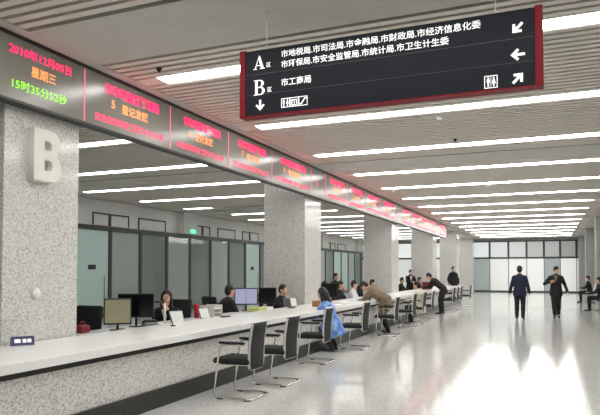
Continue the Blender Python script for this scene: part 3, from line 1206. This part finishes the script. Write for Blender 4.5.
    # shoes
    for s in 'LR':
        kn, an, td = legs[s]
        an = V(an)
        td = V(td).normalized()
        dn = V((0, 0, -1))
        dn = (dn - td * dn.dot(td)).normalized()
        sd = td.cross(dn)
        q = MB()
        secs = [(-0.065, 0.026, 0.026, -0.045), (-0.045, 0.036, 0.04, -0.035), (0.02, 0.04, 0.042, -0.038), (0.09, 0.044, 0.032, -0.05), (0.15, 0.042, 0.024, -0.058), (0.19, 0.028, 0.015, -0.066)]
        q.loft([(an + td * a - dn * c, sd, dn, rx, ry) for a, rx, ry, c in secs], 14)
        sh_ = q.build('shoe', M[shoes], root, True)
        sl_ = MB()
        sl_.loft([(an + td * a + dn * 0.074, sd, td, rx, 0.001 + 0) for a, rx in ((0, 0.01),)] * 1 + [], 12) if False else None
        if sole:
            sl2 = MB()
            sl2.loft([(an + td * 0.06 + dn * 0.066, sd, td, 0.042, 0.125), (an + td * 0.06 + dn * 0.08, sd, td, 0.042, 0.125)], 16)
            sl2.build('sole', M[sole], sh_)
    if open_shirt:
        v = MB()
        c = hip + up * 0.395
        a_ = fw * 0.128
        tri = [c + a_ * 1.06 - up * 0.15, c + a_ * 0.82 + up * 0.085 + lf * 0.06, c + a_ * 0.82 + up * 0.085 - lf * 0.06]
        vs = [v.bm.verts.new(p_ + fw * (0.016 + bulk)) for p_ in tri] + [v.bm.verts.new(p_ - fw * 0.02) for p_ in tri]
        v.bm.faces.new(vs[:3])
        v.bm.faces.new(vs[3:][::-1])
        for i in range(3):
            k_ = (i + 1) % 3
            v.bm.faces.new((vs[i], vs[k_], vs[3 + k_], vs[3 + i]))
        v.build('shirt', M[open_shirt], root)
    root.scale = (S, S, S)
    return root


D = (0, 0, -1)
SIT = {'L': ((0.42, 0.13, 0.5), (0.40, 0.13, 0.085), (1, 0.1, 0)), 'R': ((0.42, -0.13, 0.5), (0.40, -0.13, 0.085), (1, -0.1, 0))}
STAND = {'L': ((0.03, 0.10, 0.49), (0, 0.11, 0.085), (1, 0.15, 0)), 'R': ((0.03, -0.10, 0.49), (0, -0.11, 0.085), (1, -0.15, 0))}
HANG = ((-0.03, 0.09, -0.28), (0.04, 0.13, -0.52), (0.1, 0, -1), (0, -1, 0))
TYPE = ((0.10, 0.08, -0.26), (0.34, 0.02, -0.24), (1, -0.1, -0.1), D)
REST = ((0.16, 0.06, -0.23), (0.36, -0.10, -0.22), (1, -0.4, 0), D)
FACE = ((0.20, 0.05, -0.2), (0.22, -0.12, 0.06), (0.2, -0.3, 0.9), (-0.6, -0.6, 0))
REACH = ((0.2, 0.05, -0.22), (0.42, 0.0, -0.26), (1, 0, -0.1), D)

# two men walking in the hall
person('man in a navy suit walking away down the hall, seen from behind', (-0.87, 20.6, 0), 88,
       {'L': ((0.07, 0.095, 0.49), (0.05, 0.10, 0.085), (1, 0.12, 0)), 'R': ((0.02, -0.095, 0.48), (-0.16, -0.10, 0.10), (1, -0.12, -0.12))},
       {'L': ((-0.06, 0.075, -0.27), (0.0, 0.13, -0.52), (0.1, 0.05, -1), (0, -1, 0)), 'R': ((-0.02, 0.075, -0.27), (0.06, 0.12, -0.52), (0.1, 0.05, -1), (0, -1, 0))},
       top='cl_navy', bottom='cl_dark', coat_len=0.08, voxel=0.012, height=1.73, bulk=0.018)
person('man in a black jacket walking up the hall with one arm bent', (0.22, 21.8, 0), -92,
       {'L': ((0.05, 0.07, 0.48), (-0.14, 0.06, 0.10), (1, 0.12, -0.12)), 'R': ((0.10, -0.07, 0.49), (0.10, -0.05, 0.085), (1, -0.1, 0))},
       {'R': ((0.0, 0.17, -0.2), (0.18, -0.02, -0.14), (0.5, -0.8, 0.3), (-1, 0, 0)), 'L': ((-0.08, 0.1, -0.25), (0.0, 0.18, -0.48), (0.1, 0.05, -1), (0, -1, 0))},
       top='cl_black', bottom='cl_black', coat_len=0.1, open_shirt='cl_brown', head_yaw=28, head_pitch=26, voxel=0.012, height=1.72, sole='sole', bulk=0.014)

# woman in blue on the fourth visitor chair
person('woman in a bright blue jacket with long black hair seated leaning on the counter', (-3.88, 11.08, 0), 180,
       {'L': ((0.2, 0.11, 0.46), (0.0, 0.12, 0.085), (1, 0.1, 0)), 'R': ((0.2, -0.11, 0.46), (0.02, -0.12, 0.085), (1, -0.1, 0))},
       {'L': REST, 'R': REST}, hip=(0, 0, 0.53), lean=24, top='cl_blue', bottom='cl_dark', long_hair=True, coat_len=0.16, skirt=True, bulk=0.02, female=True,
       height=1.66, head_pitch=8)
# person in khaki bending over the counter
person('person in a khaki coat bending far over the counter', (-3.84, 14.85, 0), 178,
       {'L': ((0.06, 0.10, 0.46), (-0.12, 0.11, 0.085), (1, 0.1, 0)), 'R': ((0.08, -0.10, 0.46), (-0.04, -0.11, 0.085), (1, -0.1, 0))},
       {'L': ((0.16, 0.05, -0.2), (0.36, -0.06, -0.26), (1, -0.2, 0), D), 'R': ((0.16, 0.05, -0.2), (0.36, -0.06, -0.26), (1, -0.2, 0), D)},
       hip=(-0.03, 0, 0.86), lean=62, top='cl_khaki', bottom='cl_dark', coat_len=0.14, height=1.68, head_pitch=10, skirt=True, bulk=0.02)
# person in cream on a visitor chair
person('person in a cream coat seated at the counter with papers before them', (-3.55, 17.9, 0), 180,
       {'L': ((0.40, 0.13, 0.5), (0.28, 0.13, 0.085), (1, 0.1, 0)), 'R': ((0.40, -0.13, 0.5), (0.30, -0.13, 0.085), (1, -0.1, 0))}, {'L': REST, 'R': REST}, hip=(0, 0, 0.53), lean=9, bulk=0.03, top='cl_cream', bottom='cl_dark', coat_len=0.12, female=True, height=1.62, voxel=0.018)
person('person in black bending over the counter near the dark red box', (-3.6, 22.1, 0), 172,
       STAND, {'L': ((0.16, 0.05, -0.2), (0.36, -0.04, -0.26), (1, -0.2, 0), D), 'R': ((0.16, 0.05, -0.2), (0.36, -0.04, -0.26), (1, -0.2, 0), D)},
       hip=(-0.05, 0, 0.93), lean=52, top='cl_black', bottom='cl_black', coat_len=0.12, height=1.72, voxel=0.018)
person('stout person in black standing past the far end of the counter', (-4.66, 32.35, 0), -50,
       STAND, {'L': ((-0.02, 0.12, -0.26), (0.06, 0.1, -0.48), (0.4, -0.3, -0.8), (0, -1, 0)), 'R': ((-0.02, 0.12, -0.26), (0.06, 0.1, -0.48), (0.4, -0.3, -0.8), (0, -1, 0))},
       top='cl_black', bottom='cl_black', coat_len=0.14, height=1.8, voxel=0.018, bulk=0.05)

# staff behind the counter
office = [
    ('office_w', -5.86, 8.2, -55, 'office chair under the staff woman with one hand at her mouth'),
]
oc = make_office_chair('black office chair of the staff woman with brown hair and a hand at her mouth')
oc.location = (-5.84, 8.47, 0)
oc.rotation_euler = (0, 0, math.radians(-85))
person('staff woman with brown hair and black jacket holding a hand to her mouth', (-5.84, 8.42, 0), -72,
       SIT, {'L': FACE, 'R': TYPE}, hip=(0, 0, 0.55), lean=17, bulk=0.02, top='cl_black', bottom='cl_black', hair='hair_brown', long_hair=True,
       coat_len=0.05, female=True, height=1.62, open_shirt='cl_white', head_yaw=10)
dup(oc, (-5.88, 10.22, 0), math.radians(65), 'black office chair of the dark haired worker turned to the lilac monitor')
person('office worker in black seen from behind facing the lilac lit monitor', (-5.86, 10.25, 0), 60,
       SIT, {'L': TYPE, 'R': TYPE}, hip=(0, 0, 0.55), lean=14, top='cl_black', bottom='cl_black', coat_len=0.05, height=1.66, bulk=0.03)
dup(oc, (-5.56, 11.98, 0), math.radians(-25), 'black office chair of the woman resting her face in her hands')
person('woman in black resting her face on her raised hands behind the counter', (-5.5, 11.98, 0), -15,
       SIT, {'L': FACE, 'R': FACE}, hip=(0, 0, 0.55), lean=16, bulk=0.02, top='cl_black', bottom='cl_black', coat_len=0.05, female=True, height=1.64, open_shirt='red')
more = [
    (-5.55, 15.45, -150, 'staff member with black hair seated first beyond the second column', 'cl_white', 0),
    (-5.6, 16.25, 0, 'staff member in dark clothes seated second beyond the second column', 'cl_navy', 0),
    (-5.5, 17.2, 10, 'staff member in white seated behind the head of the person in khaki', 'cl_white', 0),
    (-5.6, 19.6, 0, 'staff member in grey seated just short of the third column', 'cl_grey', 0),
    (-6.1, 26.2, 0, 'staff member in black seated to the left of the standing one with white shirt', 'cl_black', 0),
    (-5.75, 28.35, 10, 'staff member in black seated to the right of the standing one with white shirt', 'cl_black', 0),
]
seated_lab = {15.45: 'office chair first beyond the second column behind the counter', 16.25: 'office chair second beyond the second column behind the counter',
              17.2: 'office chair behind the counter across from the person in khaki', 19.6: 'office chair just short of the third column behind the counter',
              26.2: 'office chair to the left of the standing staff member with white shirt', 28.35: 'office chair to the right of the standing staff member with white shirt'}
for (x, y, a, lab, top, _) in more:
    dup(oc, (x - 0.04, y, 0), math.radians(a), seated_lab[y])
    person(lab, (x, y, 0), a, SIT, {'L': REST, 'R': TYPE}, hip=(0, 0, 0.55), lean=12, top=top, bottom='cl_black', coat_len=0.05, height=1.64, voxel=0.02)
person('staff member standing behind the counter in black suit with white shirt', (-6.0, 27.9, 0), -60, STAND, {'L': TYPE, 'R': REST},
       lean=12, top='cl_black', bottom='cl_black', height=1.64, open_shirt='cl_white', coat_len=0.1, voxel=0.018, head_pitch=10)
person('person standing farther back in the office behind the person in khaki', (-6.4, 18.2, 0), -20, STAND, {'L': REST, 'R': REST},
       lean=14, top='cl_black', bottom='cl_black', height=1.5, coat_len=0.1, voxel=0.02)

# waiting bench on the right with two people
def bench(y0, n, label):
    t = thing('waiting_bench', label, 'bench', (1.88, y0, 0), 0, 'waiting benches by the right wall')
    L = n * 0.6
    for i in range(n):
        c = (i + 0.5) * 0.6
        MB().box(-0.24, 0.2, c - 0.26, c + 0.26, 0.41, 0.44, 0.01).build('seat', M['chrome'], t)
        MB().box(-0.015, 0.015, c - 0.26, c + 0.26, -0.2, 0.22, 0.008, Matrix.Translation((0.24, 0, 0.68)) @ Matrix.Rotation(math.radians(8), 4, 'Y')).build('backrest', M['chrome'], t)
    MB().box(-0.03, 0.03, 0, L, 0.35, 0.41).build('beam', M['grey_plastic'], t)
    for c in (0.3, L - 0.3):
        MB().tube([(-0.24, c, 0.02), (0.22, c, 0.02)], 0.018, 8).tube([(0, c, 0.02), (0, c, 0.36)], 0.022, 8).build('leg', M['grey_plastic'], t, True)
    return t


bench(24.4, 4, 'metal waiting bench by the right wall, nearer one at the frame edge')
bench(31.5, 4, 'metal waiting bench by the right wall, farther one beside the far windows')
person('person in dark clothes seated by the right wall, farther from the camera', (1.85, 32.7, 0), 178, SIT, {'L': REST, 'R': REST}, hip=(0, 0, 0.53), lean=8,
       top='cl_black', bottom='cl_black', coat_len=0.05, voxel=0.02)
person('person in dark clothes seated by the right wall, nearer one at the frame edge', (1.85, 25.9, 0), 178, SIT, {'L': REST, 'R': REST}, hip=(0, 0, 0.53), lean=6,
       top='cl_dark', bottom='cl_black', coat_len=0.05, voxel=0.02)

# ------------------------------------------------------------------ staff desks behind the counter
def desk(y0, y1, label, hx=0.28):
    t = thing('staff_desk', label, 'desk', (-5.08 - hx, y0, 0), 0, 'staff desks behind the counter')
    L = y1 - y0
    MB().box(-hx, hx, 0, L, 0.735, 0.76, 0.004).build('desktop', M['worktop'], t)
    for yy in (0.06, L - 0.1):
        MB().box(-hx + 0.02, hx - 0.02, yy, yy + 0.04, 0, 0.734).build('side_panel', M['white_plain'], t)
    return t


desk(5.86, 11.3, 'white staff desk behind the counter in the first bay past the lettered column')
desk(14.0, 20.3, 'white staff desk behind the counter between the second and third column', 0.13)
desk(22.0, 28.5, 'white staff desk behind the counter between the third and fourth column', 0.13)
DZ = 0.7605


def monitor(x, y, rz, scr, label, wd=0.52, ht=0.32, zc=0.24):
    t = thing('monitor', label, 'monitor', (x, y, DZ), math.radians(rz), 'monitors behind the counter')
    MB().box(-0.02, 0.02, -wd / 2, wd / 2, zc - ht / 2, zc + ht / 2, 0.006).build('casing', M['black_plastic'], t)
    s = MB().box(0.0205, 0.022, -wd / 2 + 0.018, wd / 2 - 0.018, zc - ht / 2 + 0.022, zc + ht / 2 - 0.018).build('screen', scr, t)
    if scr is M['screen_lilac']:
        MB().box(0.0222, 0.0226, -0.004, 0.004, zc - ht / 2 + 0.022, zc + ht / 2 - 0.018).build('screen_line', M['screen_line'], s)
    MB().cyl((-0.035, 0), 0.018, 0.012, zc, 10).build('stand', M['black_plastic'], t)
    MB().cyl((-0.03, 0), 0.1, 0.0, 0.012, 20).build('foot', M['black_plastic'], t)
    return t


monitor(-5.33, 6.5, -50, M['screen_beige'], 'monitor with a beige lit screen nearest the lettered column', 0.36, 0.35, 0.25)
monitor(-5.42, 7.0, -60, M['screen_off'], 'black monitor standing right behind the beige lit screen', 0.5, 0.34, 0.30)
monitor(-5.52, 10.55, -62, M['screen_lilac'], 'monitor with a lilac lit screen before the second column', 0.46, 0.33, 0.29)
monitor(-5.26, 10.98, -62, M['screen_off'], 'dark monitor standing to the right of the lilac lit screen', 0.36, 0.33, 0.29)
monitor(-5.2, 14.4, -55, M['screen_off'], 'black monitor beside the hair of the woman in blue', 0.5, 0.36, 0.3)

dk = dup(oc, (-5.95, 6.37, 0), math.radians(-90), 'empty black office chair right behind the lettered granite column')
bag = MB().box(-0.06, 0.06, -0.09, 0.09, 0, 0.1, 0.025).tube([(0, -0.05, 0.09), (0, -0.04, 0.14), (0, 0.04, 0.14), (0, 0.05, 0.09)], 0.007, 8, fillet=0.03).build('handbag', M['red'])
bag.location = (-5.5, 6.03, 0.7605)
tag(bag, 'small dark red bag on the near end of the staff desk beside the lettered column', 'bag')

ph = thing('desk_phone', 'black and silver desk phone beside the foot of the black monitor', 'telephone', (-5.22, 7.05, DZ), math.radians(-30))
MB().box(-0.1, 0.1, -0.09, 0.09, 0, 0.05, 0.01).build('base', M['grey_plastic'], ph)
MB().tube([(0.0, -0.1, 0.06), (0.0, -0.08, 0.085), (0.0, 0.08, 0.085), (0, 0.1, 0.06)], 0.02, 8).build('handset', M['black_plastic'], ph, True)

dc = thing('document_camera', 'white document camera on a slim stand before the staff woman', 'document camera', (-5.18, 7.35, DZ), math.radians(-30))
MB().box(-0.08, 0.08, -0.06, 0.06, 0, 0.025, 0.006).build('base', M['white_plain'], dc)
MB().cyl((0, 0), 0.016, 0.025, 0.33, 10).build('post', M['white_plain'], dc, True)
MB().tube([(0, 0, 0.33), (-0.02, -0.16, 0.35)], 0.016, 8).ellipsoid((-0.02, -0.17, 0.345), 0.03, 0.04, 0.022).build('arm', M['black_plastic'], dc, True)


def tilt_board(x, y, rz, w_, h_, label, z=DZ, m='paper'):
    t = thing('document_holder', label, 'holder', (x, y, z), math.radians(rz), 'tilted paper holders on the staff side')
    mx = Matrix.Rotation(math.radians(-25), 4, 'Y')
    MB().box(-0.006, 0.006, -w_ / 2, w_ / 2, 0.005, h_, 0, mx).build('board', M['grey_plastic'], t)
    MB().box(0.0065, 0.009, -w_ / 2 + 0.01, w_ / 2 - 0.01, 0.015, h_ - 0.01, 0, mx).build('sheet', M[m], t)
    MB().tube([(-h_ * 0.3, 0, h_ * 0.62), (-h_ * 0.75, 0, 0.006)], 0.006, 6).build('strut', M['grey_plastic'], t)


tilt_board(-5.2, 7.72, -30, 0.22, 0.2, 'white tilted sheet holder in front of the staff woman with brown hair')
tilt_board(-5.25, 8.6, -20, 0.2, 0.19, 'white tilted sheet holder right of the staff woman with brown hair')
tilt_board(-5.0, 11.42, -45, 0.16, 0.2, 'grey tilted sheet holder in front of the woman with raised hands', 0.8005, 'cl_grey')
tilt_board(-4.95, 11.62, -45, 0.16, 0.2, 'white tilted sheet holder in front of the woman with raised hands', 0.8005)

tr = thing('letter_tray', 'white stacked letter trays between the two nearest staff members', 'tray', (-5.4, 9.0, DZ), 0)
for i in range(3):
    MB().box(-0.16, 0.16, -0.13, 0.13, i * 0.07, i * 0.07 + 0.008).box(-0.16, 0.16, -0.13, -0.124, i * 0.07, i * 0.07 + 0.068).box(-0.16, 0.16, 0.124, 0.13, i * 0.07, i * 0.07 + 0.068).build('tray', M['white_plain'], tr)
rf = MB().cyl((0, 0), 0.04, 0, 0.12, 14, 0.05).ellipsoid((0, 0, 0.17), 0.055, 0.055, 0.07).build('red_flowers', M['bright_red'], smooth=True)
rf.location = (-5.5, 8.72, DZ)
tag(rf, 'small red ornament standing beside the white letter trays', 'ornament')
fo = MB().box(-0.13, 0.13, -0.17, 0.17, 0, 0.09, 0.01).build('paper_stack', M['green_yellow'])
fo.location = (-5.16, 10.3, DZ)
tag(fo, 'yellow green stack of paper below the lilac lit monitor', 'paper')
bx = MB().box(-0.12, 0.12, -0.16, 0.16, 0, 0.08, 0.006).build('desk_printer', M['white_plain'])
bx.location = (-5.2, 10.72, DZ)
tag(bx, 'low pale box under the dark monitor beside the lilac one', 'box')
wc = thing('water_bottle', 'white bottle standing left of the woman with raised hands', 'bottle', (-5.42, 11.22, DZ))
MB().cyl((0, 0), 0.045, 0, 0.22, 16).cyl((0, 0), 0.045, 0.22, 0.26, 16, 0.022).build('body', M['white_plain'], wc, True)
MB().cyl((0, 0), 0.022, 0.26, 0.3, 12).build('cap', M['white_plain'], wc, True)

# things on the counter
CZ = 0.8005
npl = thing('name_plate', 'small navy blue tent plate with white marks on the near counter', 'sign', (-4.93, 4.56, CZ), math.radians(-35))
MB().prism([(-0.045, 0), (0.045, 0), (0.0, 0.09)], 1, -0.11, 0.11).build('plate', M['navy'], npl)
mk = MB()
for (a, b) in ((-0.075, -0.02), (0.0, 0.035), (0.045, 0.08)):
    mx = Matrix.Translation((0.0235, 0, 0.045)) @ Matrix.Rotation(math.radians(-26.5), 4, 'Y')
    mk.box(0.0, 0.0015, a, b, -0.018, 0.018, 0, mx)
mk.build('white_marks', M['white'], npl)
pn = thing('pen_stand', 'small dark pen stand with upright pen on the near counter', 'pen', (-4.74, 6.92, CZ))
MB().cyl((0, 0), 0.035, 0, 0.015, 16).build('base', M['black_plastic'], pn)
MB().tube([(0, 0, 0.015), (-0.03, -0.02, 0.14)], 0.007, 8).build('pen', M['black_plastic'], pn)
for (x, y, lab) in ((-4.88, 8.6, 'dark pen lying on the counter near the first empty chair'),
                    (-4.82, 11.2, 'dark flat calculator on the counter near the woman with raised hands')):
    o = MB().box(-0.05, 0.05, -0.09, 0.09, 0, 0.018, 0.005).build('calculator' if 'calc' in lab else 'pen_case', M['black_plastic'])
    o.location = (x, y, CZ)
    tag(o, lab.replace('dark pen lying', 'dark flat pen case lying'), 'calculator' if 'calc' in lab else 'pen case')
wb_ = MB()
wb_.box(-0.1, 0.1, -0.13, 0.13, 0, 0.012).box(-0.1, 0.1, -0.13, -0.118, 0.012, 0.12).box(-0.1, 0.1, 0.118, 0.13, 0.012, 0.12).box(-0.1, -0.088, -0.118, 0.118, 0.012, 0.12).box(0.088, 0.1, -0.118, 0.118, 0.012, 0.12)
o = wb_.build('wooden_box', M['wood'])
o.location = (-4.5, 11.9, CZ)
tag(o, 'brown wooden box on the counter before the woman in blue', 'box')
rb = thing('gift_box', 'dark red box on the far counter below the bending person in black', 'box', (-4.6, 24.7, CZ))
MB().box(-0.17, 0.17, -0.2, 0.2, 0, 0.26, 0.01).build('box', M['red'], rb)
MB().box(-0.18, 0.18, -0.21, 0.21, 0.26, 0.3, 0.008).build('lid', M['red'], rb)
sheets = [(-4.35, 12.6, 10, 'sheet of paper on the counter beside the woman in blue'), (-4.6, 13.9, -15, 'sheet of paper on the counter before the person in khaki'),
          (-4.5, 17.6, 20, 'sheet of paper on the counter in front of the person in cream'), (-4.4, 18.6, 5, 'second sheet of paper past the one of the person in cream'),
          (-4.35, 22.3, -10, 'sheet of paper on the counter under the bending person in black')]
for (x, y, a, lab) in sheets:
    o = MB().box(-0.105, 0.105, -0.15, 0.15, 0, 0.004).build('paper_sheet', M['paper'])
    o.location = (x, y, CZ)
    o.rotation_euler = (0, 0, math.radians(a))
    tag(o, 'white ' + lab, 'paper')
